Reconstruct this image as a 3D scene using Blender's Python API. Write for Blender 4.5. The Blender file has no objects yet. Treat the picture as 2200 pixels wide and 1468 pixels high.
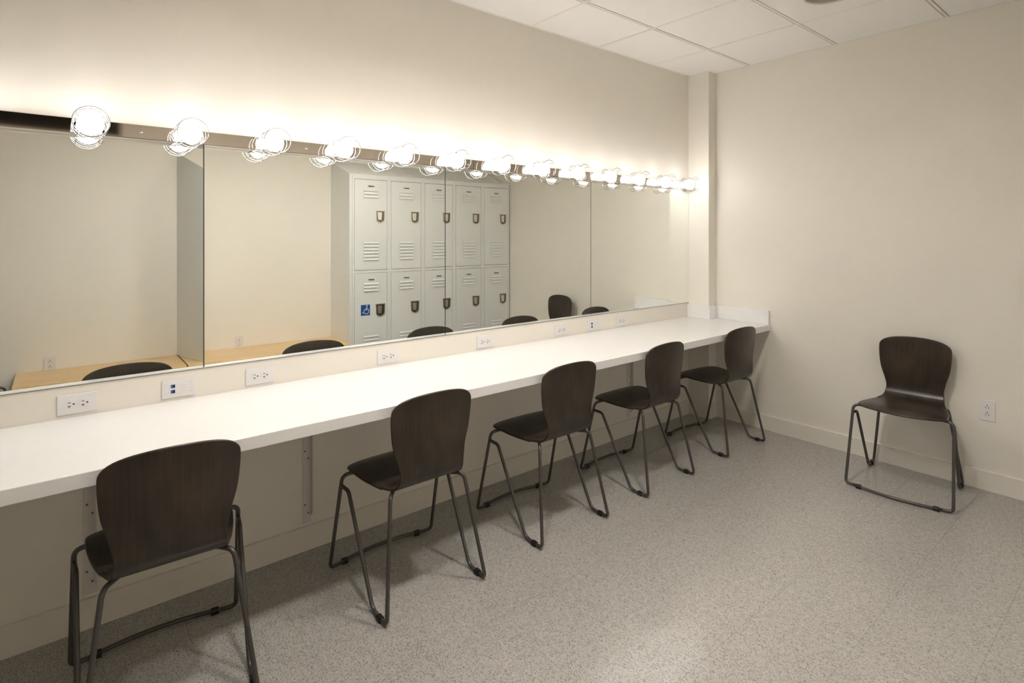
import bpy, bmesh, math, random
from mathutils import Vector, Matrix
random.seed(7)
PI = math.pi
scene = bpy.context.scene
col = scene.collection

# ------------------------------------------------------------------ camera
# world frame: x = distance from the mirror wall, y = along it (far wall at y = 0,
# the room lies at negative y), z = up.  Metres.
cam_d = bpy.data.cameras.new('camera')
cam = bpy.data.objects.new('camera', cam_d)
col.objects.link(cam)
cam.location = (2.5794, -4.0257, 1.4371)
cam.rotation_euler = (PI / 2, 0, math.radians(50.151))
cam_d.sensor_width = 36.0
cam_d.lens = 36.0 * 1194.54 / 2200.0
cam_d.shift_x = -(1118.04 - 1100.0) / 2200.0
cam_d.shift_y = -(734.0 - 504.73) / 2200.0
cam_d.clip_start = 0.02
scene.camera = cam

# ------------------------------------------------------------------ light / exposure
# all light comes from lamps the room has: the caged globe bulbs of the mirror light bars and
# the row of recessed downlights in the ceiling (both in their own builders below)
BULB_STRENGTH = 19.0
DOWN_STRENGTH = 142.0
world = bpy.data.worlds.new('world')
world.use_nodes = True
world.node_tree.nodes['Background'].inputs[0].default_value = (0, 0, 0, 1)
world.node_tree.nodes['Background'].inputs[1].default_value = 0.0
scene.world = world
vs = scene.view_settings
vs.view_transform = 'Standard'
vs.look = 'None'
vs.gamma = 1.0
vs.use_curve_mapping = False
vs.exposure = 0.22
scene.cycles.max_bounces = 9
scene.cycles.use_light_tree = False
scene.cycles.diffuse_bounces = 6
scene.cycles.glossy_bounces = 5
scene.cycles.use_adaptive_sampling = True
scene.cycles.adaptive_threshold = 0.05
scene.cycles.sample_clamp_indirect = 0.0
scene.cycles.blur_glossy = 0.25

# ------------------------------------------------------------------ materials
def mat(name, color=(0.8, 0.8, 0.8), rough=0.5, metal=0.0, spec=0.5, emit=None, strength=0.0, coat=0.0):
    m = bpy.data.materials.new(name)
    m.use_nodes = True
    b = m.node_tree.nodes['Principled BSDF']
    b.inputs['Base Color'].default_value = (*color, 1)
    b.inputs['Roughness'].default_value = rough
    b.inputs['Metallic'].default_value = metal
    b.inputs['Specular IOR Level'].default_value = spec
    if coat:
        b.inputs['Coat Weight'].default_value = coat
        b.inputs['Coat Roughness'].default_value = 0.15
    if emit:
        b.inputs['Emission Color'].default_value = (*emit, 1)
        b.inputs['Emission Strength'].default_value = strength
    return m

def nodes(m):
    nt = m.node_tree
    return nt, nt.nodes, nt.links, nt.nodes['Principled BSDF']

def mottled(name, c1, c2, scale, rough, bump=0.0, bscale=300.0, spec=0.4, detail=3.0):
    """two-tone soft noise with an optional fine bump (paint, ceiling board, stone)"""
    m = mat(name, c1, rough, spec=spec)
    nt, N, L, b = nodes(m)
    geo = N.new('ShaderNodeNewGeometry')
    n = N.new('ShaderNodeTexNoise'); n.inputs['Scale'].default_value = scale; n.inputs['Detail'].default_value = detail
    L.new(geo.outputs['Position'], n.inputs['Vector'])
    r = N.new('ShaderNodeValToRGB')
    r.color_ramp.elements[0].position = 0.35; r.color_ramp.elements[0].color = (*c1, 1)
    r.color_ramp.elements[1].position = 0.65; r.color_ramp.elements[1].color = (*c2, 1)
    L.new(n.outputs['Fac'], r.inputs['Fac']); L.new(r.outputs['Color'], b.inputs['Base Color'])
    if bump:
        n2 = N.new('ShaderNodeTexNoise'); n2.inputs['Scale'].default_value = bscale; n2.inputs['Detail'].default_value = 4
        L.new(geo.outputs['Position'], n2.inputs['Vector'])
        bp = N.new('ShaderNodeBump'); bp.inputs['Strength'].default_value = bump; bp.inputs['Distance'].default_value = 0.001
        L.new(n2.outputs['Fac'], bp.inputs['Height']); L.new(bp.outputs['Normal'], b.inputs['Normal'])
    return m

M = {}
M['paint'] = mottled('wall_paint', (0.825, 0.782, 0.703), (0.835, 0.792, 0.714), 1.3, 0.42, spec=0.35, detail=1.0)
M['paint_light'] = mottled('wall_paint_light', (0.875, 0.838, 0.765), (0.885, 0.848, 0.776), 1.3, 0.42, spec=0.35, detail=1.0)  # wall cream lightened to make up for missing light on the opposite wall
M['baseboard'] = mottled('baseboard_paint', (0.795, 0.752, 0.675), (0.805, 0.762, 0.685), 2.0, 0.38, detail=1.0)
M['ceiling'] = mottled('ceiling_board', (0.86, 0.835, 0.80), (0.875, 0.85, 0.815), 300.0, 0.9, spec=0.1, detail=1.0)
M['tee'] = mat('grid_white', (0.80, 0.765, 0.715), 0.5)
M['void'] = mat('plenum_dark', (0.055, 0.047, 0.036), 0.9, spec=0.1)
M['quartz'] = mottled('white_quartz', (0.835, 0.827, 0.815), (0.845, 0.837, 0.825), 30.0, 0.16, spec=0.5, detail=1.0)
M['mirror'] = mat('mirror_silver', (0.925, 0.940, 0.905), 0.0, 1.0)
M['mirror_edge'] = mat('mirror_glass_edge', (0.022, 0.024, 0.020), 0.35)
M['aluminium'] = mat('aluminium', (0.85, 0.84, 0.82), 0.22, 1.0)
M['chrome'] = mat('polished_nickel', (0.70, 0.64, 0.585), 0.045, 1.0)
M['screw'] = mat('screw_steel', (0.55, 0.5, 0.44), 0.25, 1.0)
M['screw_dark'] = mat('screw_dark', (0.12, 0.11, 0.10), 0.4, 0.6)
M['wire'] = mat('guard_wire', (0.34, 0.31, 0.285), 0.25, 1.0)
M['bulb'] = mat('lit_globe', (1, 1, 1), 0.3, emit=(1.0, 0.988, 0.975), strength=BULB_STRENGTH)
M['socket'] = mat('socket_white', (0.75, 0.72, 0.68), 0.4)
M['plate'] = mat('white_plastic', (0.80, 0.775, 0.775), 0.30)
M['plate_in'] = mat('white_plastic_insert', (0.78, 0.765, 0.75), 0.28)
M['slot'] = mat('slot_black', (0.012, 0.010, 0.009), 0.6)
M['jack'] = mat('jack_blue', (0.035, 0.16, 0.42), 0.35)
M['jack_hole'] = mat('jack_hole', (0.008, 0.010, 0.03), 0.5)
M['print'] = mat('label_print', (0.45, 0.43, 0.42), 0.6)
M['tube'] = mat('gunmetal_tube', (0.105, 0.097, 0.089), 0.36, 0.55)
M['glide'] = mat('black_rubber', (0.010, 0.009, 0.009), 0.55)
M['locker'] = mottled('locker_enamel', (0.79, 0.80, 0.785), (0.80, 0.81, 0.795), 4.0, 0.29, spec=0.45, detail=1.0)
M['steel'] = mat('stainless_cup', (0.78, 0.73, 0.63), 0.30, 1.0)
M['steel_dark'] = mat('stainless_recess', (0.20, 0.18, 0.15), 0.30, 1.0)  # cup steel darkened to stand for shade inside the pull
M['card'] = mat('number_card', (0.80, 0.76, 0.64), 0.5)
M['sticker_blue'] = mat('sticker_blue', (0.005, 0.075, 0.30), 0.4)
M['sticker_white'] = mat('sticker_white', (0.85, 0.85, 0.85), 0.4)
M['bracket'] = mat('bracket_white', (0.70, 0.675, 0.635), 0.4)
M['dark_glass'] = mat('dark_glass', (0.020, 0.017, 0.013), 0.25, spec=0.2)  # face of the panel added for a dark reflection
M['winframe'] = mat('window_frame', (0.42, 0.36, 0.28), 0.4)  # frame of that same added panel
M['can'] = mat('downlight_reflector', (0.62, 0.56, 0.48), 0.45, 0.0)
M['lens'] = mat('downlight_lamp', (1, 1, 1), 0.4, emit=(1.0, 0.970, 0.925), strength=DOWN_STRENGTH)
M['lens_off'] = mat('downlight_lamp_off', (0.50, 0.44, 0.36), 0.4)
M['grout'] = mat('floor_joint', (0.05, 0.045, 0.038), 0.8)

def wood_dark():
    m = mat('espresso_plywood', (0.03, 0.022, 0.015), 0.30, spec=0.5)
    nt, N, L, b = nodes(m)
    tc = N.new('ShaderNodeTexCoord')
    mp = N.new('ShaderNodeMapping'); mp.inputs['Scale'].default_value = (150, 5, 5)
    L.new(tc.outputs['Object'], mp.inputs['Vector'])
    n = N.new('ShaderNodeTexNoise'); n.inputs['Scale'].default_value = 1.0; n.inputs['Detail'].default_value = 5
    L.new(mp.outputs['Vector'], n.inputs['Vector'])
    mp2 = N.new('ShaderNodeMapping'); mp2.inputs['Scale'].default_value = (9, 5, 5)
    L.new(tc.outputs['Object'], mp2.inputs['Vector'])
    n2 = N.new('ShaderNodeTexNoise'); n2.inputs['Scale'].default_value = 1.0; n2.inputs['Detail'].default_value = 2
    L.new(mp2.outputs['Vector'], n2.inputs['Vector'])
    mx = N.new('ShaderNodeMath'); mx.operation = 'MULTIPLY_ADD'; mx.inputs[1].default_value = 0.38
    ms = N.new('ShaderNodeMath'); ms.operation = 'MULTIPLY'; ms.inputs[1].default_value = 0.62
    L.new(n2.outputs['Fac'], ms.inputs[0]); L.new(n.outputs['Fac'], mx.inputs[0]); L.new(ms.outputs[0], mx.inputs[2])
    r = N.new('ShaderNodeValToRGB')
    r.color_ramp.elements[0].position = 0.34; r.color_ramp.elements[0].color = (0.019, 0.0135, 0.009, 1)
    r.color_ramp.elements[1].position = 0.68; r.color_ramp.elements[1].color = (0.060, 0.042, 0.026, 1)
    L.new(mx.outputs[0], r.inputs['Fac']); L.new(r.outputs['Color'], b.inputs['Base Color'])
    bp = N.new('ShaderNodeBump'); bp.inputs['Strength'].default_value = 0.06; bp.inputs['Distance'].default_value = 0.001
    L.new(n.outputs['Fac'], bp.inputs['Height']); L.new(bp.outputs['Normal'], b.inputs['Normal'])
    return m
M['wood_dark'] = wood_dark()

def butcher():
    m = mat('butcher_block', (0.6, 0.38, 0.16), 0.28, spec=0.5)
    nt, N, L, b = nodes(m)
    tc = N.new('ShaderNodeTexCoord')
    mp = N.new('ShaderNodeMapping'); mp.inputs['Scale'].default_value = (1, 1, 1)
    mp.inputs['Rotation'].default_value = (0, 0, PI / 2)
    L.new(tc.outputs['Object'], mp.inputs['Vector'])
    br = N.new('ShaderNodeTexBrick')
    br.inputs['Scale'].default_value = 1.0
    br.inputs['Brick Width'].default_value = 0.42; br.inputs['Row Height'].default_value = 0.038
    br.inputs['Mortar Size'].default_value = 0.0006; br.inputs['Bias'].default_value = 0.0
    br.inputs['Color1'].default_value = (0.84, 0.60, 0.31, 1); br.inputs['Color2'].default_value = (0.76, 0.51, 0.235, 1)
    br.inputs['Mortar'].default_value = (0.55, 0.34, 0.15, 1)
    L.new(mp.outputs['Vector'], br.inputs['Vector'])
    mp2 = N.new('ShaderNodeMapping'); mp2.inputs['Scale'].default_value = (120, 4, 120)
    L.new(tc.outputs['Object'], mp2.inputs['Vector'])
    n = N.new('ShaderNodeTexNoise'); n.inputs['Scale'].default_value = 1.0; n.inputs['Detail'].default_value = 4
    L.new(mp2.outputs['Vector'], n.inputs['Vector'])
    mix = N.new('ShaderNodeMixRGB'); mix.blend_type = 'MULTIPLY'; mix.inputs[0].default_value = 0.25
    L.new(br.outputs['Color'], mix.inputs[1]); L.new(n.outputs['Fac'], mix.inputs[2])
    L.new(mix.outputs[0], b.inputs['Base Color'])
    return m
M['butcher'] = butcher()

def floor_mat():
    m = mat('speckled_floor_tile', (0.3, 0.27, 0.23), 0.30, spec=0.5)
    nt, N, L, b = nodes(m)
    geo = N.new('ShaderNodeNewGeometry')
    oi = N.new('ShaderNodeObjectInfo')
    off = N.new('ShaderNodeVectorMath'); off.operation = 'ADD'
    L.new(geo.outputs['Position'], off.inputs[0])
    sc_ = N.new('ShaderNodeVectorMath'); sc_.operation = 'SCALE'; sc_.inputs['Scale'].default_value = 7.0
    cmb = N.new('ShaderNodeCombineXYZ'); L.new(oi.outputs['Random'], cmb.inputs[0]); L.new(oi.outputs['Random'], cmb.inputs[1])
    L.new(cmb.outputs[0], sc_.inputs[0]); L.new(sc_.outputs[0], off.inputs[1])
    # base tone
    n = N.new('ShaderNodeTexNoise'); n.inputs['Scale'].default_value = 45; n.inputs['Detail'].default_value = 2
    L.new(off.outputs[0], n.inputs['Vector'])
    r = N.new('ShaderNodeValToRGB')
    r.color_ramp.elements[0].position = 0.3; r.color_ramp.elements[0].color = (0.395, 0.373, 0.342, 1)
    r.color_ramp.elements[1].position = 0.7; r.color_ramp.elements[1].color = (0.440, 0.417, 0.384, 1)
    L.new(n.outputs['Fac'], r.inputs['Fac'])
    cur = r.outputs['Color']
    # dark and pale short chips, in three directions
    for i, (ang, scl, asp, thr, pres, c) in enumerate([
            (0.5, 300, 3.0, 0.30, 0.76, (0.110, 0.098, 0.085)),
            (1.6, 340, 3.2, 0.30, 0.76, (0.130, 0.116, 0.100)),
            (2.6, 250, 2.6, 0.28, 0.83, (0.075, 0.066, 0.056)),
            (1.1, 300, 2.2, 0.32, 0.74, (0.60, 0.57, 0.53))]):
        mp = N.new('ShaderNodeMapping')
        mp.inputs['Rotation'].default_value = (0, 0, ang)
        mp.inputs['Scale'].default_value = (scl / asp, scl, scl)
        mp.inputs['Location'].default_value = (i * 3.1, i * 1.7, i * 0.37)
        L.new(off.outputs[0], mp.inputs['Vector'])
        v = N.new('ShaderNodeTexVoronoi'); v.voronoi_dimensions = '2D'; v.inputs['Scale'].default_value = 1.0
        L.new(mp.outputs[0], v.inputs['Vector'])
        lt = N.new('ShaderNodeMath'); lt.operation = 'LESS_THAN'; lt.inputs[1].default_value = thr
        L.new(v.outputs['Distance'], lt.inputs[0])
        sep = N.new('ShaderNodeSeparateColor'); L.new(v.outputs['Color'], sep.inputs[0])
        gt = N.new('ShaderNodeMath'); gt.operation = 'GREATER_THAN'; gt.inputs[1].default_value = pres
        L.new(sep.outputs[0], gt.inputs[0])
        mu = N.new('ShaderNodeMath'); mu.operation = 'MULTIPLY'
        L.new(lt.outputs[0], mu.inputs[0]); L.new(gt.outputs[0], mu.inputs[1])
        mu2 = N.new('ShaderNodeMath'); mu2.operation = 'MULTIPLY'; mu2.inputs[1].default_value = 0.72
        L.new(mu.outputs[0], mu2.inputs[0])
        mix = N.new('ShaderNodeMixRGB'); mix.inputs[2].default_value = (*c, 1)
        L.new(mu2.outputs[0], mix.inputs[0]); L.new(cur, mix.inputs[1])
        cur = mix.outputs[0]
    L.new(cur, b.inputs['Base Color'])
    # dull body under a coat of wax
    b.inputs['Roughness'].default_value = 0.55
    b.inputs['Specular IOR Level'].default_value = 0.25
    b.inputs['Coat Weight'].default_value = 0.9
    b.inputs['Coat Roughness'].default_value = 0.17
    return m
M['floor'] = floor_mat()

# ------------------------------------------------------------------ mesh helpers
class MB:
    def __init__(self):
        self.v = []; self.f = []; self.s = []
    def add(self, verts, faces, smooth=False):
        o = len(self.v)
        self.v.extend([tuple(p) for p in verts])
        for fc in faces:
            self.f.append(tuple(i + o for i in fc)); self.s.append(smooth)
        return self
    def box(self, x0, x1, y0, y1, z0, z1, bev=0.0):
        if bev <= 0:
            V = [(x, y, z) for x in (x0, x1) for y in (y0, y1) for z in (z0, z1)]
            F = [(0, 1, 3, 2), (4, 6, 7, 5), (0, 4, 5, 1), (2, 3, 7, 6), (0, 2, 6, 4), (1, 5, 7, 3)]
            return self.add(V, F)
        bm = bmesh.new()
        bmesh.ops.create_cube(bm, size=1.0)
        for p in bm.verts:
            p.co = Vector(((x0 + x1) / 2 + p.co.x * (x1 - x0), (y0 + y1) / 2 + p.co.y * (y1 - y0), (z0 + z1) / 2 + p.co.z * (z1 - z0)))
        bmesh.ops.bevel(bm, geom=list(bm.edges), offset=bev, segments=2, affect='EDGES', profile=0.5)
        bm.verts.index_update()
        self.add([p.co for p in bm.verts], [[q.index for q in f.verts] for f in bm.faces])
        bm.free(); return self
    def prism(self, pts, axis, a0, a1, smooth=False):
        """polygon (2-D points) extruded along an axis 'x','y' or 'z'"""
        def P(p, a):
            return {'x': (a, p[0], p[1]), 'y': (p[0], a, p[1]), 'z': (p[0], p[1], a)}[axis]
        n = len(pts)
        V = [P(p, a0) for p in pts] + [P(p, a1) for p in pts]
        F = [tuple(range(n - 1, -1, -1)), tuple(range(n, 2 * n))]
        o = len(self.v)
        self.add(V, F)
        for i in range(n):
            j = (i + 1) % n
            self.f.append((o + i, o + j, o + n + j, o + n + i)); self.s.append(smooth)
        return self
    def tube(self, path, r, sides=12, closed=False, caps=True):
        P = [Vector(p) for p in path]
        n = len(P)
        T = []
        for i in range(n):
            if closed:
                t = P[(i + 1) % n] - P[i - 1]
            else:
                t = P[min(i + 1, n - 1)] - P[max(i - 1, 0)]
            T.append(t.normalized())
        up = Vector((0, 0, 1)) if abs(T[0].z) < 0.9 else Vector((1, 0, 0))
        nrm = (up - T[0] * up.dot(T[0])).normalized()
        V = []
        for i in range(n):
            if i:
                nrm = (nrm - T[i] * nrm.dot(T[i])).normalized()
            bn = T[i].cross(nrm)
            for k in range(sides):
                a = 2 * PI * k / sides
                V.append(P[i] + nrm * (r * math.cos(a)) + bn * (r * math.sin(a)))
        F = []
        m = n if closed else n - 1
        for i in range(m):
            for k in range(sides):
                a, b_ = i * sides + k, i * sides + (k + 1) % sides
                c, d = ((i + 1) % n) * sides + (k + 1) % sides, ((i + 1) % n) * sides + k
                F.append((a, b_, c, d))
        o = len(self.v)
        self.add(V, F, True)
        if caps and not closed:
            self.f.append(tuple(o + k for k in range(sides - 1, -1, -1))); self.s.append(False)
            self.f.append(tuple(o + (n - 1) * sides + k for k in range(sides))); self.s.append(False)
        return self
    def lathe(self, prof, centre, axis='x', sides=24, smooth=True, caps=True):
        """prof: (radius, offset along axis)"""
        cx, cy, cz = centre
        V = []
        for r, h in prof:
            for k in range(sides):
                a = 2 * PI * k / sides
                c, s = r * math.cos(a), r * math.sin(a)
                V.append({'x': (cx + h, cy + c, cz + s), 'y': (cx + s, cy + h, cz + c), 'z': (cx + c, cy + s, cz + h)}[axis])
        F = []
        for i in range(len(prof) - 1):
            for k in range(sides):
                F.append((i * sides + k, i * sides + (k + 1) % sides, (i + 1) * sides + (k + 1) % sides, (i + 1) * sides + k))
        self.add(V, F, smooth)
        o = len(self.v) - len(V)
        for idx in (0, len(prof) - 1):
            if caps and prof[idx][0] > 1e-5:
                self.f.append(tuple(o + idx * sides + k for k in range(sides))); self.s.append(False)
        return self
    def build(self, name, material, parent=None, recalc=True):
        me = bpy.data.meshes.new(name)
        me.from_pydata(self.v, [], self.f)
        me.polygons.foreach_set('use_smooth', self.s)
        me.update()
        if recalc:
            bm = bmesh.new(); bm.from_mesh(me)
            bmesh.ops.remove_doubles(bm, verts=bm.verts, dist=1e-7)
            bmesh.ops.recalc_face_normals(bm, faces=bm.faces)
            bm.to_mesh(me); bm.free()
        me.materials.append(material)
        return link(name, me, parent)

def link(name, me, parent=None):
    o = bpy.data.objects.new(name, me)
    col.objects.link(o)
    if parent is not None:
        o.parent = parent
    return o

def empty(name, loc=(0, 0, 0), rz=0.0):
    o = bpy.data.objects.new(name, None)
    o.empty_display_size = 0.1
    col.objects.link(o)
    o.location = loc
    o.rotation_euler = (0, 0, rz)
    return o

def tag(o, label, cat, group=None):
    o['label'] = label; o['category'] = cat
    if group: o['group'] = group
    return o

def structure(o, label=None, cat=None):
    o['kind'] = 'structure'
    if label: o['label'] = label
    if cat: o['category'] = cat
    return o

def copy_tree(o, parent=None):
    c = o.copy(); col.objects.link(c)
    if parent is not None:
        c.parent = parent
    for ch in o.children:
        copy_tree(ch, c)
    return c

def fillet(pts, radii, seg=7):
    """polyline with rounded inner corners"""
    P = [Vector(p) for p in pts]
    out = [P[0]]
    for i in range(1, len(P) - 1):
        a, b, c = P[i - 1], P[i], P[i + 1]
        d1, d2 = (a - b).normalized(), (c - b).normalized()
        ang = d1.angle(d2)
        r = radii[i - 1]
        t = min(r / math.tan(ang / 2), (a - b).length * 0.48, (c - b).length * 0.48)
        p1, p2 = b + d1 * t, b + d2 * t
        for k in range(seg + 1):
            s = k / seg
            # quadratic blend is close to an arc for these bends
            out.append(p1 * (1 - s) ** 2 + b * (2 * s * (1 - s)) + p2 * s ** 2)
    out.append(P[-1])
    return out

# ------------------------------------------------------------------ room shell
W = 2.898          # opposite wall
H = 2.717          # ceiling
YR = -7.276        # rear wall (behind the camera)
COLX, COLY = 0.182, 0.1045   # boxed column in the far corner
wall_l = structure(MB().box(-0.12, 0.0, YR - 0.12, 0.12, -0.02, H + 0.25).build('wall_left', M['paint']), 'cream painted wall behind the mirrors and light bars', 'wall')
wall_f = structure(MB().box(0.0, W, 0.0, 0.12, -0.02, H + 0.25).build('wall_far', M['paint']), 'cream painted end wall beside the lone chair', 'wall')
wall_r = structure(MB().box(W, W + 0.12, YR - 0.12, 0.12, -0.02, H + 0.25).build('wall_right', M['paint_light']), 'cream painted wall behind lockers and benches', 'wall')
wall_b = structure(MB().box(0.0, W, YR - 0.12, YR, -0.02, H + 0.25).build('wall_rear', M['paint']), 'cream painted wall behind the viewpoint', 'wall')
wall_c = structure(MB().box(0.0, COLX, -COLY, 0.0, 0.0, H + 0.02).build('wall_corner', M['paint']), 'narrow boxed column in the corner by the mirror', 'wall')

# floor: 12-inch tiles, each a piece, on a dark bed
floor = structure(MB().box(-0.1, W + 0.1, YR - 0.1, 0.1, -0.06, -0.0022).build('floor', M['grout']), 'grey speckled vinyl tile floor', 'floor')
TS, GAP = 0.3048, 0.0006
xs = [-0.0] + [0.009 + TS * k for k in range(0, 10)] + [W]
ys = [0.0] + [-0.0016 - TS * k for k in range(1, 24)] + [YR]
xs[0:2] = [0.0]
tile_mesh = {}
for i in range(len(xs) - 1):
    for j in range(len(ys) - 1):
        wx, wy = xs[i + 1] - xs[i], ys[j] - ys[j + 1]
        key = (round(wx, 4), round(wy, 4))
        cx, cy = (xs[i] + xs[i + 1]) / 2, (ys[j] + ys[j + 1]) / 2
        if key not in tile_mesh:
            o = MB().box(-wx / 2 + GAP / 2, wx / 2 - GAP / 2, -wy / 2 + GAP / 2, wy / 2 - GAP / 2, -0.003, 0).build('floor_tile', M['floor'], floor)
            tile_mesh[key] = o.data
        else:
            o = link('floor_tile', tile_mesh[key], floor)
        o.location = (cx, cy, 0.0)

# ceiling: lay-in panels between tees
ceiling = structure(MB().box(-0.1, W + 0.1, YR - 0.1, 0.1, H + 0.22, H + 0.25).build('ceiling', M['void']), 'suspended ceiling of white square panels', 'ceiling')
CT = 0.6096
cxs = [0.0] + [0.4596 + CT * k for k in range(4)] + [W]
cys = [0.0] + [-0.5702 - CT * k for k in range(11)] + [YR]
TEE = 0.0075       # half width of a tee
GX, GY = 0.0052, 0.0016   # reveal beside the long / cross tees
panel_mesh = {}
DOWN_CELLS = {(2, j): (1.374, (cys[j] + cys[j + 1]) / 2) for j in (1, 3, 5)}
for i in range(5):
    for j in range(len(cys) - 1):
        x0, x1 = cxs[i], cxs[i + 1]
        y1, y0 = cys[j], cys[j + 1]
        if y1 - y0 < 0.05: continue
        ax0 = x0 + (TEE + GX if i else 0.0); ax1 = x1 - (TEE + GX if i < 4 else 0.0)
        ay1 = y1 - (TEE + GY if j else 0.0); ay0 = y0 + (TEE + GY if j < len(cys) - 2 else 0.0)
        key = (round(ax1 - ax0, 4), round(ay1 - ay0, 4))
        if (i, j) in DOWN_CELLS:
            # panel with a round cut-out for a downlight
            hx, hy = key[0] / 2, key[1] / 2
            dx, dy = DOWN_CELLS[(i, j)][0] - (ax0 + ax1) / 2, DOWN_CELLS[(i, j)][1] - (ay0 + ay1) / 2
            nn = 64
            inner, outer = [], []
            for k in range(nn):
                a = 2 * PI * k / nn
                c, s_ = math.cos(a), math.sin(a)
                inner.append((dx + 0.131 * c, dy + 0.131 * s_))
                q = 1 / max(abs(c), abs(s_))
                outer.append((hx * c * q, hy * s_ * q))
            mb = MB()
            V = [(x, y, 0) for x, y in outer] + [(x, y, 0) for x, y in inner] + [(x, y, 0.014) for x, y in inner] + [(x, y, 0.014) for x, y in outer]
            mb.add(V, [(l * nn + k, l * nn + (k + 1) % nn, ((l + 1) % 4) * nn + (k + 1) % nn, ((l + 1) % 4) * nn + k) for l in range(4) for k in range(nn)])
            o = mb.build('ceiling_panel', M['ceiling'], ceiling)
        elif key not in panel_mesh:
            hx, hy = key[0] / 2, key[1] / 2
            o = MB().box(-hx, hx, -hy, hy, 0, 0.014, 0.0015).build('ceiling_panel', M['ceiling'], ceiling)
            panel_mesh[key] = o.data
        else:
            o = link('ceiling_panel', panel_mesh[key], ceiling)
        o.location = ((ax0 + ax1) / 2, (ay0 + ay1) / 2, H + random.uniform(-0.0006, 0.0012))
for x in cxs[1:-1]:
    MB().box(x - TEE, x + TEE, YR, 0.0, H - 0.0005, H + 0.028).build('ceiling_tee', M['tee'], ceiling)
for y in cys[1:-1]:
    for i in range(5):
        MB().box(cxs[i] + (TEE if i else 0), cxs[i + 1] - (TEE if i < 4 else 0), y - TEE, y + TEE, H - 0.0003, H + 0.028).build('cross_tee', M['tee'], ceiling)
# wall angle around the panels
for nm, a in (('wall_angle', (0, 0.012, YR, -COLY, H - 0.002, H + 0.02)), ('wall_angle', (COLX, W, -0.012, 0, H - 0.002, H + 0.02)),
              ('wall_angle', (W - 0.012, W, YR, -0.012, H - 0.002, H + 0.02)), ('wall_angle', (0, COLX, -COLY - 0.012, -COLY, H - 0.002, H + 0.02))):
    MB().box(*a).build(nm, M['tee'], ceiling)

# baseboards with a small eased top
BH, BT = 0.108, 0.016
def base_profile(s=1):
    return [(0, 0.0), (BT * s, 0.0), (BT * s, BH - 0.0015), (BT * 0.9 * s, BH), (0, BH)]
structure(MB().prism(base_profile(), 'y', YR, -COLY - BT).build('baseboard_left', M['baseboard']), 'cream baseboard below the counter', 'baseboard')
structure(MB().prism([(-p[0], p[1]) for p in base_profile()], 'x', COLX + BT, W).build('baseboard_far', M['baseboard']), 'cream baseboard behind the lone chair', 'baseboard')
bc = MB()
bc.prism([(-COLY - p[0], p[1]) for p in base_profile()], 'x', 0.0, COLX + BT)
bc.prism([(COLX + p[0], p[1]) for p in base_profile()], 'y', -COLY, 0.0)
structure(bc.build('baseboard_corner', M['baseboard']), 'cream baseboard round the corner column', 'baseboard')
structure(MB().prism([(W - p[0], p[1]) for p in base_profile()], 'y', YR, -1.935).build('baseboard_right', M['baseboard']), 'cream baseboard under the wooden benches', 'baseboard')

# added dark panel on the opposite wall, invented to darken the light bar's reflection
dark_panel = structure(empty('window_1', (W, -4.5, 2.2)), 'dark high window reflected in the light bar', 'window')
def wbox(nm, m, y0, y1, z0, z1, x0, x1):
    MB().box(x0 - W, x1 - W, y0 + 4.5, y1 + 4.5, z0 - 2.2, z1 - 2.2, 0.0015).build(nm, m, dark_panel)
wbox('pane', M['dark_glass'], -5.2, -3.652, 2.212, 2.62, W - 0.006, W - 0.001)
wbox('window_frame', M['winframe'], -3.652, -3.628, 2.205, 2.645, W - 0.014, W - 0.0005)
wbox('window_frame', M['winframe'], -5.225, -5.2, 2.205, 2.645, W - 0.014, W - 0.0005)
wbox('window_frame', M['winframe'], -5.2, -3.652, 2.62, 2.645, W - 0.014, W - 0.0005)
wbox('window_frame', M['winframe'], -5.2, -3.652, 2.205, 2.214, W - 0.010, W - 0.0005)

# ------------------------------------------------------------------ mirrors
MT = 0.004
seams = [-0.1065, -1.257, -2.407, -3.563, -4.716]
MZ0, MZ1 = 0.8935, 1.7965
mlabels = ['mirror panel at the far end, next to the corner column',
           'mirror panel reflecting the right-hand lockers, second from the column',
           'mirror panel reflecting the left-hand lockers, third from the column',
           'nearest mirror panel, running out of the picture at left']
for i in range(4):
    y1, y0 = seams[i] - (0.0005 if i else 0.0), seams[i + 1] + 0.0005
    root = tag(empty('mirror_panel', (0, (y0 + y1) / 2, MZ0)), mlabels[i], 'mirror', 'wall mirror panels')
    hy, hz = (y1 - y0) / 2, MZ1 - MZ0
    MB().box(0.0, MT - 0.0006, -hy, hy, 0, hz).build('glass_edge', M['mirror_edge'], root)
    MB().box(MT - 0.0006, MT, -hy + 0.0016, hy - (0.0016 if i else 0.0006), 0.001, hz).build('silvered_face', M['mirror'], root)
ch = MB()
ch.box(0.0, 0.0052, seams[-1], seams[0], MZ0 - 0.0022, MZ0 - 0.0002)
ch.box(MT + 0.0001, 0.0052, seams[-1], seams[0], MZ0 - 0.0022, MZ0 + 0.0022)
structure(ch.build('trim_1', M['aluminium']), 'thin bright metal channel under the mirrors', 'trim')

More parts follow.
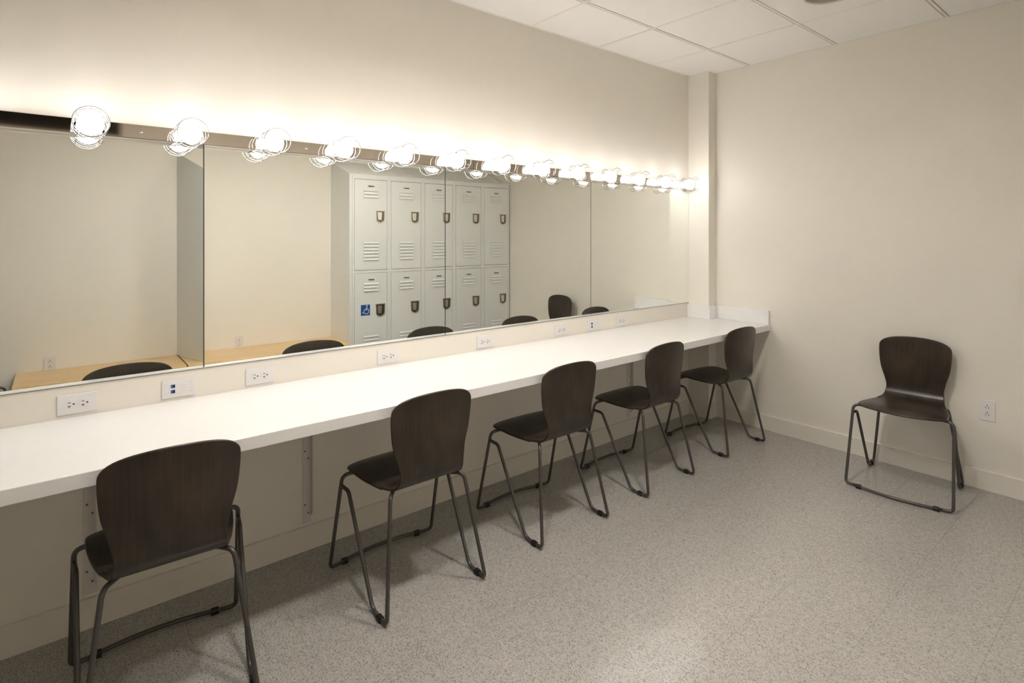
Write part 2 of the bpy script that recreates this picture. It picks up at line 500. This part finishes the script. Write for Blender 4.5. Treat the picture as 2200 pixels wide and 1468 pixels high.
# ------------------------------------------------------------------ counter
CD, CZ, CB = 0.621, 0.778, 0.044
CY0 = -4.72
counter = tag(empty('vanity_counter', (0, (CY0) / 2, CZ - CB)), 'long white solid-surface counter running under the mirrors', 'counter')
def cbuild(mb, nm, m):
    o = mb.build(nm, m, counter)
    o.location = (0, -(CY0) / 2, -(CZ - CB))
    return o
top = MB()
outline = [(0.0005, CY0), (CD, CY0), (CD, -0.0005), (COLX + 0.0005, -0.0005), (COLX + 0.0005, -COLY - 0.0005), (0.0005, -COLY - 0.0005)]
bm = bmesh.new()
lo = [bm.verts.new((x, y, CZ - CB)) for x, y in outline]
hi = [bm.verts.new((x, y, CZ)) for x, y in outline]
bm.faces.new(lo[::-1]); bm.faces.new(hi)
for i in range(6):
    bm.faces.new((lo[i], lo[(i + 1) % 6], hi[(i + 1) % 6], hi[i]))
bm.edges.ensure_lookup_table()
ed = [e for e in bm.edges if all(abs(p.co.x - CD) < 1e-6 for p in e.verts)]
bmesh.ops.bevel(bm, geom=ed, offset=0.003, segments=3, affect='EDGES', profile=0.5)
bm.verts.index_update()
top.add([p.co for p in bm.verts], [[q.index for q in f.verts] for f in bm.faces]); bm.free()
cbuild(top, 'worktop', M['quartz'])
SH, ST = 0.102, 0.019
cbuild(MB().box(0.0005, COLX + ST, -COLY - ST, -COLY - 0.0005, CZ, CZ + SH, 0.0018), 'backsplash', M['quartz'])
cbuild(MB().box(COLX + 0.0005, COLX + ST, -COLY - 0.0005, -ST, CZ, CZ + SH, 0.0018), 'backsplash', M['quartz'])
cbuild(MB().box(COLX + ST * 0.9, CD - 0.004, -ST, -0.0005, CZ, CZ + SH, 0.0018), 'backsplash', M['quartz'])

# brackets under the counter
blabels = {-3.93: 'white wall bracket under the counter behind the nearest chair',
           -3.146: 'white wall bracket under the counter, left of the second chair',
           -0.857: 'white wall bracket under the counter behind the fourth chair'}
for y, lab in blabels.items():
    r_ = tag(empty('counter_bracket', (0, y, 0.12)), lab, 'bracket', 'counter brackets')
    zt = CZ - CB - 0.12 - 0.0006
    MB().box(0.0004, 0.0040, -0.019, 0.019, 0.0, zt, 0.0008).build('wall_plate', M['bracket'], r_)
    prof = [(0.004, 0.03), (0.030, 0.055), (0.030, zt - 0.16), (0.040, zt - 0.11), (0.075, zt - 0.065), (0.16, zt - 0.042), (0.42, zt - 0.03), (0.42, zt), (0.004, zt)]
    MB().prism(prof, 'y', 0.0155, 0.019).build('web', M['bracket'], r_)
    MB().box(0.004, 0.43, -0.019, 0.019, zt - 0.0035, zt).build('top_arm', M['bracket'], r_)
    for dy, dz in ((-0.010, zt - 0.02), (0.006, zt - 0.055), (-0.010, 0.33), (0.006, 0.295), (-0.010, 0.085), (0.006, 0.045)):
        MB().lathe([(0.0036, 0.004), (0.0036, 0.0052), (0.0018, 0.0058)], (0, dy, dz), 'x', 10).build('screw', M['screw_dark'], r_)

# ------------------------------------------------------------------ outlets
def ellipse_pts(rx, ry, flat, n=28):
    pts = []
    for k in range(n):
        a = 2 * PI * k / n
        pts.append((rx * math.cos(a), max(-flat, min(flat, ry * math.sin(a)))))
    return pts
def make_outlet(tslot):
    root = empty('power_outlet')
    MB().box(-0.035, 0.035, -0.0575, 0.0575, 0.0, 0.0055, 0.002).build('cover_plate', M['plate'], root)
    for s in (-1, 1):
        yc = s * 0.0195
        pts = [(x, yc + y) for x, y in ellipse_pts(0.0172, 0.0172, 0.0138)]
        rc = MB().prism(pts, 'z', 0.004, 0.0068, False).build('receptacle', M['plate_in'], root)
        # slots: ground towards +y, hot / neutral either side
        MB().box(-0.0074, -0.0052, yc - 0.0078, yc + 0.0006, 0.0066, 0.0071).build('slot', M['slot'], rc)
        sl = MB().box(0.0050, 0.0072, yc - 0.0085, yc + 0.0012, 0.0066, 0.0071)
        if tslot:
            sl.box(0.0072, 0.0122, yc - 0.0050, yc - 0.0026, 0.0066, 0.0071)
        sl.build('slot', M['slot'], rc)
        MB().prism([(x, yc + 0.0088 + y) for x, y in ellipse_pts(0.0029, 0.0029, 0.0029, 12)], 'z', 0.0066, 0.0071).build('ground_hole', M['slot'], rc)
    MB().lathe([(0.0030, 0.0055), (0.0030, 0.0064), (0.0012, 0.0068)], (0, 0, 0), 'z', 12).build('screw', M['plate'], root)
    return root
ROT_LEFT = Matrix(((0, 0, 1), (0, 1, 0), (-1, 0, 0))).to_euler()     # local y -> +Y, z -> +X, x -> -Z
ROT_FAR = Matrix(((1, 0, 0), (0, 0, -1), (0, 1, 0))).to_euler()      # local y -> +Z, z -> -Y, x -> +X
ROT_RIGHT = Matrix(((0, 0, -1), (-1, 0, 0), (0, 1, 0))).to_euler()   # local y -> +Z, z -> -X, x -> -Y
proto = make_outlet(True)
spots = [(-3.967, 'white double outlet under the nearest mirror, nearest on the counter wall'),
         (-3.347, 'white double outlet just right of the nearest blue-jack data plate'),
         (-2.744, 'white double outlet below the wheelchair-sign locker in the mirror'),
         (-2.140, 'white double outlet right of the tall mirror seam before the lockers'),
         (-1.532, 'small white double outlet just left of the farther data plate'),
         (-0.939, 'farthest white double outlet on the counter wall, right of data plate')]
for i, (y, lab) in enumerate(spots):
    o = proto if i == 0 else copy_tree(proto)
    o.location = (0.0003, y, 0.8265); o.rotation_euler = ROT_LEFT
    tag(o, lab, 'outlet', 'counter outlets')
o = make_outlet(False); o.location = (1.8605, -0.0003, 0.448); o.rotation_euler = ROT_FAR
tag(o, 'white upright double outlet on the end wall right of the lone chair', 'outlet')
for y, lab in ((-2.762, 'white upright outlet above the bench, reflected beside the lockers'), (-4.062, 'white upright outlet above the bench, reflected at far left')):
    o2 = copy_tree(o); o2.location = (W - 0.0003, y, 0.466); o2.rotation_euler = ROT_RIGHT
    tag(o2, lab, 'outlet')

def make_data():
    root = empty('data_plate')
    MB().box(-0.035, 0.035, -0.0575, 0.0575, 0.0, 0.0055, 0.002).build('cover_plate', M['plate'], root)
    MB().box(-0.0165, 0.0165, -0.034, 0.034, 0.005, 0.0062, 0.0005).build('insert', M['plate_in'], root)
    for x in (-0.0105, 0.0105):
        j = MB().box(x - 0.0068, x + 0.0068, -0.0275, -0.0125, 0.0055, 0.0068, 0.0004).build('jack', M['jack'], root)
        MB().box(x - 0.0048, x + 0.0052, -0.0215, -0.0132, 0.0066, 0.0072).build('port', M['jack_hole'], j)
    for y0, y1 in ((-0.0485, -0.0395), (0.0395, 0.0485)):
        w_ = MB().box(-0.0185, 0.0185, y0, y1, 0.0052, 0.0062, 0.0006).build('label_window', M['plate_in'], root)
        lm = MB()
        lm.box(-0.0187, -0.0178, y0, y1, 0.0062, 0.0065); lm.box(0.0178, 0.0187, y0, y1, 0.0062, 0.0065)
        lm.build('window_edge', M['print'], w_)
    for k in range(3):
        MB().box(-0.011 + k * 0.011, -0.0105 + k * 0.011, 0.004, 0.026, 0.0062, 0.0063).build('blank_line', M['print'], root)
    return root
dp = make_data()
for i, (y, lab) in enumerate([(-3.651, 'white data plate with two blue jacks, the nearer one'), (-1.229, 'small white data plate with two dark blue jacks, the farther one')]):
    o = dp if i == 0 else copy_tree(dp)
    o.location = (0.0003, y, 0.826); o.rotation_euler = ROT_LEFT
    tag(o, lab, 'data outlet', 'data plates')

# ------------------------------------------------------------------ light bars
BX, BZ0, BZ1 = 0.066, 1.797, 1.850
BZ = (BZ0 + BZ1) / 2 + 0.001
bulb_y = [-0.286 - 0.304 * k for k in range(14)]
def ring(c, R, r, sides=8, n=40):
    return [(c[0], c[1] + R * math.cos(2 * PI * k / n), c[2] + R * math.sin(2 * PI * k / n)) for k in range(n)]
def make_lamp_parts(root):
    """one lamp (socket, globe, guard) about the origin, axis +x"""
    so = MB().lathe([(0.0, 0.0), (0.026, 0.0), (0.026, 0.004), (0.019, 0.007), (0.0175, 0.022), (0.0145, 0.024)], (0, 0, 0), 'x', 24).build('socket', M['socket'], root)
    prof = []
    R = 0.0395
    prof.append((0.0135, 0.018)); prof.append((0.0138, 0.026))
    cxx = 0.026 + R * 0.93
    for k in range(0, 10):
        a = -PI / 2 * 0.78 + (PI / 2 * 1.78) * k / 9
        prof.append((R * math.cos(a), cxx - 0.0 + R * math.sin(a)))
    prof[-1] = (0.0, cxx + R)
    bu = MB().lathe(prof, (0, 0, 0), 'x', 18).build('globe_bulb', M['bulb'], root)
    g = MB()
    RG = 0.0515
    for X in (0.020, 0.070, 0.120):
        g.tube(ring((X, 0, 0), RG, 0.0011), 0.0016, 7, closed=True)
    for k in range(4):
        a = PI / 4 + k * PI / 2
        c, s = math.cos(a), math.sin(a)
        g.tube([(0.003, 0.026 * c, 0.026 * s), (0.008, 0.040 * c, 0.040 * s), (0.020, RG * c, RG * s), (0.120, RG * c, RG * s)], 0.0014, 6)
    g.tube(ring((0.003, 0, 0), 0.026, 0.0011, n=24), 0.0012, 6, closed=True)
    gu = g.build('wire_guard', M['wire'], root)
    return so, bu, gu
lamp_proto = None
for bi, (ya, yb, ks, lab) in enumerate([(-2.2625, -0.118, range(0, 7), 'polished metal light bar with seven caged globe bulbs, far half'),
                                        (-4.405, -2.2645, range(7, 14), 'polished metal light bar with caged globe bulbs, near half')]):
    root = tag(empty('vanity_light_bar', (0, (ya + yb) / 2, BZ0)), lab, 'light bar', 'mirror light bars')
    ymid = (ya + yb) / 2
    h = (yb - ya) / 2
    # folded channel: front face, lips, ends
    e = 0.0022
    prof = [(0.0005, 0), (BX - e, 0), (BX - e * 0.3, e * 0.3), (BX, e), (BX, BZ1 - BZ0 - e), (BX - e * 0.3, BZ1 - BZ0 - e * 0.3), (BX - e, BZ1 - BZ0), (0.0005, BZ1 - BZ0)]
    MB().prism(prof, 'y', -h, h).build('housing', M['chrome'], root)
    for k in ks:
        if lamp_proto is None:
            lamp_proto = make_lamp_parts(root)
            parts = lamp_proto
        else:
            parts = [p.copy() for p in lamp_proto]
            for p in parts:
                col.objects.link(p); p.parent = root
        for p in parts:
            p.location = (BX - 0.0015, bulb_y[k] - ymid, BZ - BZ0)
    for yy in (-0.436 - 0.0, -1.652, -2.30, -3.171, -3.781):
        if ya < yy < yb:
            MB().lathe([(0.0042, 0.0), (0.0042, 0.0012), (0.0022, 0.0024), (0.0, 0.0026)], (BX, yy - ymid, 0.024), 'x', 14).build('screw', M['screw'], root)

# ------------------------------------------------------------------ chairs
PROF = [(.205, .4465, .190), (.186, .4530, .198), (.140, .4590, .2045), (.080, .4575, .203), (.0, .4515, .192), (-.080, .4480, .174), (-.135, .4500, .157),
        (-.170, .4610, .147), (-.191, .4850, .1415), (-.201, .5180, .139), (-.206, .570, .149), (-.209, .640, .168), (-.214, .720, .1765), (-.221, .785, .1755), (-.2250, .8165, .173)]
def catmull(P, t):
    n = len(P) - 1
    i = min(int(t), n - 1); u = t - i
    g = lambda k: P[max(0, min(n, k))]
    out = []
    for c in range(3):
        a, b, d, e = g(i - 1)[c], g(i)[c], g(i + 1)[c], g(i + 2)[c]
        out.append(0.5 * ((2 * b) + (-a + d) * u + (2 * a - 5 * b + 4 * d - e) * u * u + (-a + 3 * b - 3 * d + e) * u ** 3))
    return out
_samp = []
_s = 0.0
_N = 560
for k in range(_N + 1):
    q = catmull(PROF, k * (len(PROF) - 1) / _N)
    if k:
        _s += math.hypot(q[0] - _samp[-1][1], q[1] - _samp[-1][2])
    _samp.append((_s, q[0], q[1], q[2]))
SLEN = _s
def prof_at(s):
    s = max(0.0, min(SLEN, s))
    lo_, hi_ = 0, _N
    while hi_ - lo_ > 1:
        m_ = (lo_ + hi_) // 2
        if _samp[m_][0] <= s: lo_ = m_
        else: hi_ = m_
    a, b = _samp[lo_], _samp[hi_]
    f = 0 if b[0] == a[0] else (s - a[0]) / (b[0] - a[0])
    return [a[c] + (b[c] - a[c]) * f for c in (1, 2, 3)]
S_SPLIT = next(x[0] for x in _samp if x[1] < -.15 and x[2] > .478)
def surf(s, t):
    v, z, w = prof_at(s)
    k = max(0.0, min(1.0, (z - .49) / .12)) if v < -.15 else 0.0
    k = k * k * (3 - 2 * k)
    return Vector((t * w, v + 0.020 * k * t * t, z - (0.004 * t * t if v > -.1 else 0)))
def s0(t):
    a = min(1.0, abs(t)); return 0.034 * a * a + 0.028 * (1 - math.sqrt(max(0, 1 - a ** 8)))
def s1(t):
    a = min(1.0, abs(t)); return SLEN - (0.021 * a * a + 0.036 * (1 - math.sqrt(max(0, 1 - a ** 6))))
TH = 0.0055
def make_shell(part):
    NT, NR = 26, 34
    ts = [math.sin(PI / 2 * (2 * i / NT - 1)) for i in range(NT + 1)]
    grid = []
    for r in range(NR + 1):
        row = []
        for t in ts:
            if part == 'seat':
                a, b = s0(t), S_SPLIT
            else:
                a, b = S_SPLIT, s1(t)
            fr = r / NR
            s = a + (b - a) * fr
            e = 1e-3
            p = surf(s, t)
            ds = surf(min(SLEN, s + e), t) - surf(max(0, s - e), t)
            dt = surf(s, t + 0.01) - surf(s, t - 0.01)
            n = dt.cross(ds).normalized()      # points up / towards the sitter
            row.append((p, n))
        grid.append(row)
    V, Nn, F, S = [], [], [], []
    def vid(p, n):
        V.append(p); Nn.append(n); return len(V) - 1
    top_ = [[vid(p + n * TH, n) for p, n in row] for row in grid]
    bot_ = [[vid(p - n * TH, -n) for p, n in row] for row in grid]
    for r in range(NR):
        for i in range(NT):
            F.append((top_[r][i], top_[r][i + 1], top_[r + 1][i + 1], top_[r + 1][i]))
            F.append((bot_[r][i], bot_[r + 1][i], bot_[r + 1][i + 1], bot_[r][i + 1]))
    # half-round rim along the free edge
    if part == 'seat':
        path = [(NR - k, 0) for k in range(NR)] + [(0, i) for i in range(NT + 1)] + [(k, NT) for k in range(1, NR + 1)]
    else:
        path = [(k, 0) for k in range(NR + 1)] + [(NR, i) for i in range(1, NT)] + [(NR - k, NT) for k in range(NR + 1)]
    cen = grid[NR // 2][NT // 2][0]
    strips = []
    for idx, (r, i) in enumerate(path):
        p, n = grid[r][i]
        pa = grid[path[max(0, idx - 1)][0]][path[max(0, idx - 1)][1]][0]
        pb = grid[path[min(len(path) - 1, idx + 1)][0]][path[min(len(path) - 1, idx + 1)][1]][0]
        tg = (pb - pa).normalized()
        out = tg.cross(n).normalized()
        if out.dot(p - cen) < 0: out = -out
        loop = []
        for a in (90, 55, 20, -20, -55, -90):
            a = math.radians(a)
            dd = n * math.sin(a) + out * math.cos(a)
            loop.append(vid(p + n * (TH * math.sin(a)) + out * (TH * 0.85 * math.cos(a)), dd))
        strips.append(loop)
    for a, b in zip(strips, strips[1:]):
        for k in range(5):
            F.append((a[k], a[k + 1], b[k + 1], b[k]))
    me = bpy.data.meshes.new(part)
    me.from_pydata([tuple(p) for p in V], [], F)
    # orient faces with the stored normals
    for poly in me.polygons:
        av = Vector((0, 0, 0))
        for vi in poly.vertices: av += Nn[vi]
        if poly.normal.dot(av) < 0: poly.flip()
    me.polygons.foreach_set('use_smooth', [True] * len(me.polygons))
    me.update()
    me.normals_split_custom_set_from_vertices([tuple(n) for n in Nn])
    me.materials.append(M['wood_dark'])
    return me

TR = 0.0078
FZ = 0.0112
def make_chair():
    root = empty('plywood_chair')
    link('seat', make_shell('seat'), root)
    link('backrest', make_shell('backrest'), root)
    MB().tube([(-0.172, .118, .4435), (0.172, .118, .4435)], TR, 12).build('seat_rail', M['tube'], root)
    MB().tube([(-0.112, -.085, .4345), (0.112, -.085, .4345)], TR, 12).build('seat_rail', M['tube'], root)
    bar = [(u, .243 + .030 * (1 - (u / .200) ** 2), FZ) for u in [(-.200 + .4 * k / 20) for k in range(21)]]
    MB().tube(bar, TR, 12).build('floor_bar', M['tube'], root)
    for s in (-1, 1):
        B, Cc = Vector((s * .236, .131, .4400)), Vector((s * .248, .2365, FZ))
        p = fillet([(s * .165, .118, .4435), B, Cc, (s * .199, .2435, FZ)], [.034, .036], 8)
        MB().tube(p, TR, 12).build('leg', M['tube'], root)
        E_ = B + (Cc - B) * 0.105
        G_, H_ = Vector((s * .222, -.128, FZ)), Vector((s * .222, -.246, FZ))
        mid = (G_ + H_) / 2
        p = fillet([E_, (s * .231, .080, .3905), G_, mid], [.030, .050], 8)
        MB().tube(p, TR, 12).build('brace', M['tube'], root)
        p = fillet([mid, H_, (s * .168, -.166, .4350), (s * .105, -.085, .4345)], [.022, .034], 8)
        MB().tube(p, TR, 12).build('leg', M['tube'], root)
        MB().prism([(-.0105, -FZ + .0002), (.0105, -FZ + .0002), (.0112, .002), (.0070, .0095), (-.0070, .0095), (-.0112, .002)], 'y', -.013, .013).build('glide', M['glide'], root).location = (s * .222, -.190, FZ)
        MB().prism([(-.0105, -FZ + .0002), (.0105, -FZ + .0002), (.0112, .002), (.0070, .0095), (-.0070, .0095), (-.0112, .002)], 'x', -.013, .013).build('glide', M['glide'], root).location = (s * .178, .2495, FZ)
    return root
chair0 = make_chair()
CH = [(0.460, -3.752, PI - 0.040, 'dark plywood chair nearest the viewer, at the near end of the counter', 'chairs along the counter'),
      (0.467, -2.879, PI, 'dark plywood chair second from the viewer along the counter', 'chairs along the counter'),
      (0.460, -2.104, PI - 0.015, 'dark plywood chair in the middle of the five at the counter', 'chairs along the counter'),
      (0.457, -1.332, PI + 0.005, 'dark plywood chair fourth along the counter, second from the end wall', 'chairs along the counter'),
      (0.460, -0.482, PI - 0.045, 'dark plywood chair at the far end of the counter by the end wall', 'chairs along the counter'),
      (1.548, -0.274, -1.496, 'dark plywood chair standing alone with its back to the end wall', None),
      (2.455, -4.545, PI - 0.25, 'dark plywood chair glimpsed at the left edge of the mirror by the bench', None)]
for i, (x, y, a, lab, grp) in enumerate(CH):
    c = chair0 if i == 0 else copy_tree(chair0)
    c.location = (x, y, 0.0); c.rotation_euler = (0, 0, a - PI / 2)
    tag(c, lab, 'chair', grp)

# ------------------------------------------------------------------ lockers
LX = 2.440
LT = 2.008
COLW = 0.377
L0 = -1.8965
DW, DGAP = 0.3315, 0.003
DZ = [(1.1005, 1.9655), (0.2045, 1.0695)]
def louver_pts():
    return [(0.0, 0.003), (0.0, 0.015), (-0.0070, 0.0055), (-0.0090, 0.0015), (-0.0085, -0.0005), (-0.0075, 0.0005)]
def make_door(parent, lower, z0, z1):
    """local frame: x = -outward (front is -x), y across, z up, origin at door centre bottom"""
    d = MB().box(-0.002, 0.016, -DW / 2, DW / 2, 0, z1 - z0, 0.0025).build('door', M['locker'], parent)
    hh = z1 - z0
    def louver(zc):
        MB().prism([(x - 0.002, z + zc) for x, z in louver_pts()], 'y', -0.0755, 0.0755).build('louver', M['locker'], d).location = (0, 0, 0)
    for k in range(3): louver(hh - 0.108 - 0.0315 * k)
    for k in range(6): louver(0.254 - 0.0320 * k)
    npl = MB().box(-0.0042, -0.002, -0.030, 0.030, hh - 0.066, hh - 0.048, 0.0006).build('number_plate', M['card'], d)
    MB().box(-0.0056, -0.0040, -0.0295, 0.0295, hh - 0.0665, hh - 0.0585).build('plate_slot', M['slot'], npl)
    # door pull: raised rim, flat cup painted dark as recess shade, lever
    hy, zt = 0.094, (hh - 0.290) if not lower else (hh - 0.298)
    rim = [(-0.050, zt), (0.050, zt), (0.046, zt - 0.100), (0.030, zt - 0.116), (0.0, zt - 0.126), (-0.030, zt - 0.116), (-0.046, zt - 0.100)]
    inn = [(y * 0.84, zt - 0.009 + (z - zt) * 0.86) for y, z in rim]
    n = len(rim)
    mb = MB()
    V = [(-0.002, hy + y, z) for y, z in rim] + [(-0.0075, hy + y * 0.97, zt - 0.001 + (z - zt) * 0.98) for y, z in rim] + [(-0.0075, hy + y, z) for y, z in inn] + [(-0.0025, hy + y, z) for y, z in inn]
    F = []
    for lay in range(3):
        for k in range(n):
            F.append((lay * n + k, lay * n + (k + 1) % n, (lay + 1) * n + (k + 1) % n, (lay + 1) * n + k))
    mb.add(V, F)
    mb.build('handle_rim', M['steel'], d)
    mb = MB(); mb.add([(-0.0027, hy + y, z) for y, z in inn], [tuple(range(n))]); mb.build('handle_cup', M['steel_dark'], d)
    lev = MB()
    lev.prism([(hy - 0.036, zt - 0.020), (hy + 0.013, zt - 0.020), (hy + 0.008, zt - 0.094), (hy - 0.028, zt - 0.094)], 'x', -0.0125, -0.003)
    lev.build('handle_lever', M['steel'], d)
    return d
ordn = ['leftmost pair of grey lockers, with the blue wheelchair sign',
        'second pair of grey lockers from the left, beside the wheelchair-sign pair',
        'middle pair of grey lockers, cut by the mirror seam',
        'fourth pair of grey lockers from the left',
        'last pair of grey lockers, against the end wall']
lock_proto = None
for i in range(5):
    y0 = L0 + COLW * i
    yc = y0 + COLW / 2
    if lock_proto is None:
        root = empty('locker')
        hw = COLW / 2 - 0.0004
        post = (COLW - DW) / 2 - DGAP
        b = MB()
        D = W - LX - 0.001
        b.box(0.0, D, -hw, -hw + 0.0015, 0.10, LT); b.box(0.0, D, hw - 0.0015, hw, 0.10, LT)
        b.box(D - 0.0015, D, -hw, hw, 0.10, LT)
        b.box(0.0, D, -hw, hw, LT - 0.0015, LT); b.box(0.0, D, -hw, hw, 1.083, 1.0845); b.box(0.0, D, -hw, hw, 0.16, 0.1615)
        b.build('carcass', M['locker'], root)
        f = MB()
        f.box(-0.0005, 0.014, -hw, -hw + post, 0.10, LT); f.box(-0.0005, 0.014, hw - post, hw, 0.10, LT)
        f.box(-0.0005, 0.014, -hw + post, hw - post, DZ[0][1] + DGAP, LT)
        f.box(-0.0005, 0.014, -hw + post, hw - post, DZ[1][1] + DGAP, DZ[0][0] - DGAP)
        f.box(-0.0005, 0.014, -hw + post, hw - post, 0.10, DZ[1][0] - DGAP)
        f.build('face_frame', M['locker'], root)
        MB().box(0.03, 0.40, -hw, hw, 0.0, 0.10).build('plinth', M['locker'], root)
        for k, (z0, z1) in enumerate(DZ):
            make_door(root, k == 1, z0, z1).location = (0, 0, z0)
        lock_proto = root
        c = root
    else:
        c = copy_tree(lock_proto)
    c.location = (LX, yc, 0.0)
    tag(c, ordn[i], 'locker', 'grey lockers')
# wheelchair sign, a sticker on the lower left door
sg = tag(empty('accessible_sign', (LX - 0.0022, -1.7665, 0.669)), 'blue square wheelchair symbol sticker on the lower left locker door', 'sign')
SW = 0.101
MB().box(-0.0008, 0.0, -0.0455, 0.0455, 0.0, SW).build('backing', M['sticker_blue'], sg)
sym = MB()
def seg2(a, b, w):
    (ay, az), (by, bz) = a, b
    L_ = math.hypot(by - ay, bz - az); ny, nz = -(bz - az) / L_ * w / 2, (by - ay) / L_ * w / 2
    sym.prism([(ay + ny, az + nz), (by + ny, bz + nz), (by - ny, bz - nz), (ay - ny, az - nz)], 'x', -0.0013, -0.0007)
def disc2(c, r, n=18):
    sym.prism([(c[0] + r * math.cos(2 * PI * k / n), c[1] + r * math.sin(2 * PI * k / n)) for k in range(n)], 'x', -0.0013, -0.0007)
disc2((0.014, 0.091), 0.0072)
seg2((0.014, 0.086), (0.013, 0.053), 0.0062)
seg2((0.014, 0.067), (-0.004, 0.066), 0.0050)
seg2((0.0155, 0.053), (-0.012, 0.051), 0.0062)
seg2((-0.012, 0.053), (-0.022, 0.025), 0.0062)
seg2((-0.020, 0.024), (-0.034, 0.027), 0.0058)
N_ = 22
cw, rw, ww = (0.008, 0.040), 0.0255, 0.0056
for k in range(N_):
    a0 = math.radians(-188 + 252 * k / N_); a1 = math.radians(-188 + 252 * (k + 1.05) / N_)
    sym.prism([(cw[0] + (rw + ww / 2) * math.cos(a0), cw[1] + (rw + ww / 2) * math.sin(a0)), (cw[0] + (rw + ww / 2) * math.cos(a1), cw[1] + (rw + ww / 2) * math.sin(a1)),
               (cw[0] + (rw - ww / 2) * math.cos(a1), cw[1] + (rw - ww / 2) * math.sin(a1)), (cw[0] + (rw - ww / 2) * math.cos(a0), cw[1] + (rw - ww / 2) * math.sin(a0))], 'x', -0.0013, -0.0007)
sym.build('wheelchair_symbol', M['sticker_white'], sg)
# end panel and sloping hood of the bank
hd = tag(empty('locker_hood', (LX, -1.924, LT)), 'sloping grey metal top and end panel of the locker bank', 'locker top')
SL = 0.345
dd = W - LX - 0.001
MB().prism([(0.0, -LT), (dd, -LT), (dd, SL * dd + 0.004), (0.0, 0.004)], 'y', 0.0, 0.0265).build('end_panel', M['locker'], hd)
MB().prism([(0.0, 0.0005), (dd, 0.0005), (dd, SL * dd + 0.004), (0.0, 0.004)], 'y', 0.0268, 1.805).build('slope_top', M['locker'], hd)
MB().prism([(-0.002, 0.0005), (dd, 0.0005), (dd, SL * dd + 0.016), (-0.002, 0.016)], 'y', 1.8055, 1.9225).build('end_filler', M['locker'], hd)

# ------------------------------------------------------------------ benches and stand-in panel
BZT, BTH = 0.423, 0.036
def bench(y0, y1, lab):
    root = tag(empty('wall_bench', ((2.41 + W) / 2, (y0 + y1) / 2, 0)), lab, 'bench', 'wooden benches')
    hx, hy = (W - 2.41) / 2 - 0.0006, (y1 - y0) / 2
    n = 8
    pts = [(hx, BZT - BTH), (hx, BZT)]
    for k in range(n + 1):
        a = PI / 2 + PI * k / n
        pts.append((-hx + BTH / 2 + BTH / 2 * math.cos(a), BZT - BTH / 2 + BTH / 2 * math.sin(a)))
    MB().prism(pts, 'y', -hy, hy).build('bench_top', M['butcher'], root)
    for yy in (-hy + 0.12, hy - 0.12):
        s = MB()
        s.prism([(hx, BZT - BTH), (-hx + 0.10, BZT - BTH), (-hx + 0.10, BZT - BTH - 0.03), (hx - 0.04, 0.12), (hx, 0.12)], 'y', yy - 0.02, yy + 0.02)
        s.build('support', M['bracket'], root)
    return root
bench(-4.252, -3.247, 'short honey wood bench reflected at left, ending at the grey divider')
bench(-3.236, -1.9255, 'honey wood bench reflected between the grey divider and the lockers')
# added grey panel imitating a reflected locker end, askew on the bench joint
dv = tag(empty('divider_panel', (W - 0.004, -3.242, BZT)), 'tall thin grey divider panel between the two wooden benches', 'divider')
dl = math.hypot(0.424, 0.121)
dv.rotation_euler = (0, 0, math.atan2(0.121, -0.424))
MB().prism([(0.004, 0.0005), (dl, 0.0005), (dl, LT - BZT - 0.035), (0.004, LT - BZT + 0.12)], 'y', -0.004, 0.004).build('panel', M['locker'], dv)
MB().box(0.004, dl - 0.002, -0.0075, 0.0075, 0.0002, 0.010, 0.001).build('base_strip', M['locker'], dv)

# ------------------------------------------------------------------ recessed ceiling downlights
dl_labels = ['round unlit ceiling downlight at the top edge of the picture',
             'recessed ceiling downlight out of view above the middle of the counter',
             'recessed ceiling downlight out of view above the second chair']
dl_proto = None
for k, (cell, lab) in reversed(list(enumerate(zip(sorted(DOWN_CELLS), dl_labels)))):
    x, y = DOWN_CELLS[cell]
    if dl_proto is None:
        c = empty('ceiling_downlight')
        MB().lathe([(0.127, 0.010), (0.127, -0.004), (0.131, -0.0065), (0.140, -0.0060), (0.144, -0.0025), (0.144, -0.0008), (0.1305, -0.0008), (0.1305, 0.010)], (0, 0, 0), 'z', 56, True, False).build('trim_ring', M['tee'], c)
        cone = MB()
        nn = 56
        prof = [(0.127, 0.002), (0.124, 0.020), (0.119, 0.040), (0.117, 0.050), (0.117, 0.075)]
        V = [(r * math.cos(2 * PI * q / nn), r * math.sin(2 * PI * q / nn), h) for r, h in prof for q in range(nn)]
        cone.add(V, [(a * nn + q, a * nn + (q + 1) % nn, (a + 1) * nn + (q + 1) % nn, (a + 1) * nn + q) for a in range(len(prof) - 1) for q in range(nn)], True)
        cone.build('reflector_cone', M['can'], c)
        MB().lathe([(0.0, 0.054), (0.1155, 0.054), (0.1155, 0.058)], (0, 0, 0), 'z', 24, True, False).build('lamp', M['lens'], c)
        dl_proto = c
    else:
        c = copy_tree(dl_proto)
    c.location = (x, y, H)
    if k == 0:      # the fitting nearest the far wall is switched off
        for p in c.children:
            if p.name.startswith('lamp'):
                p.data = p.data.copy(); p.data.materials[0] = M['lens_off']
    tag(c, lab, 'ceiling light', 'recessed downlights')
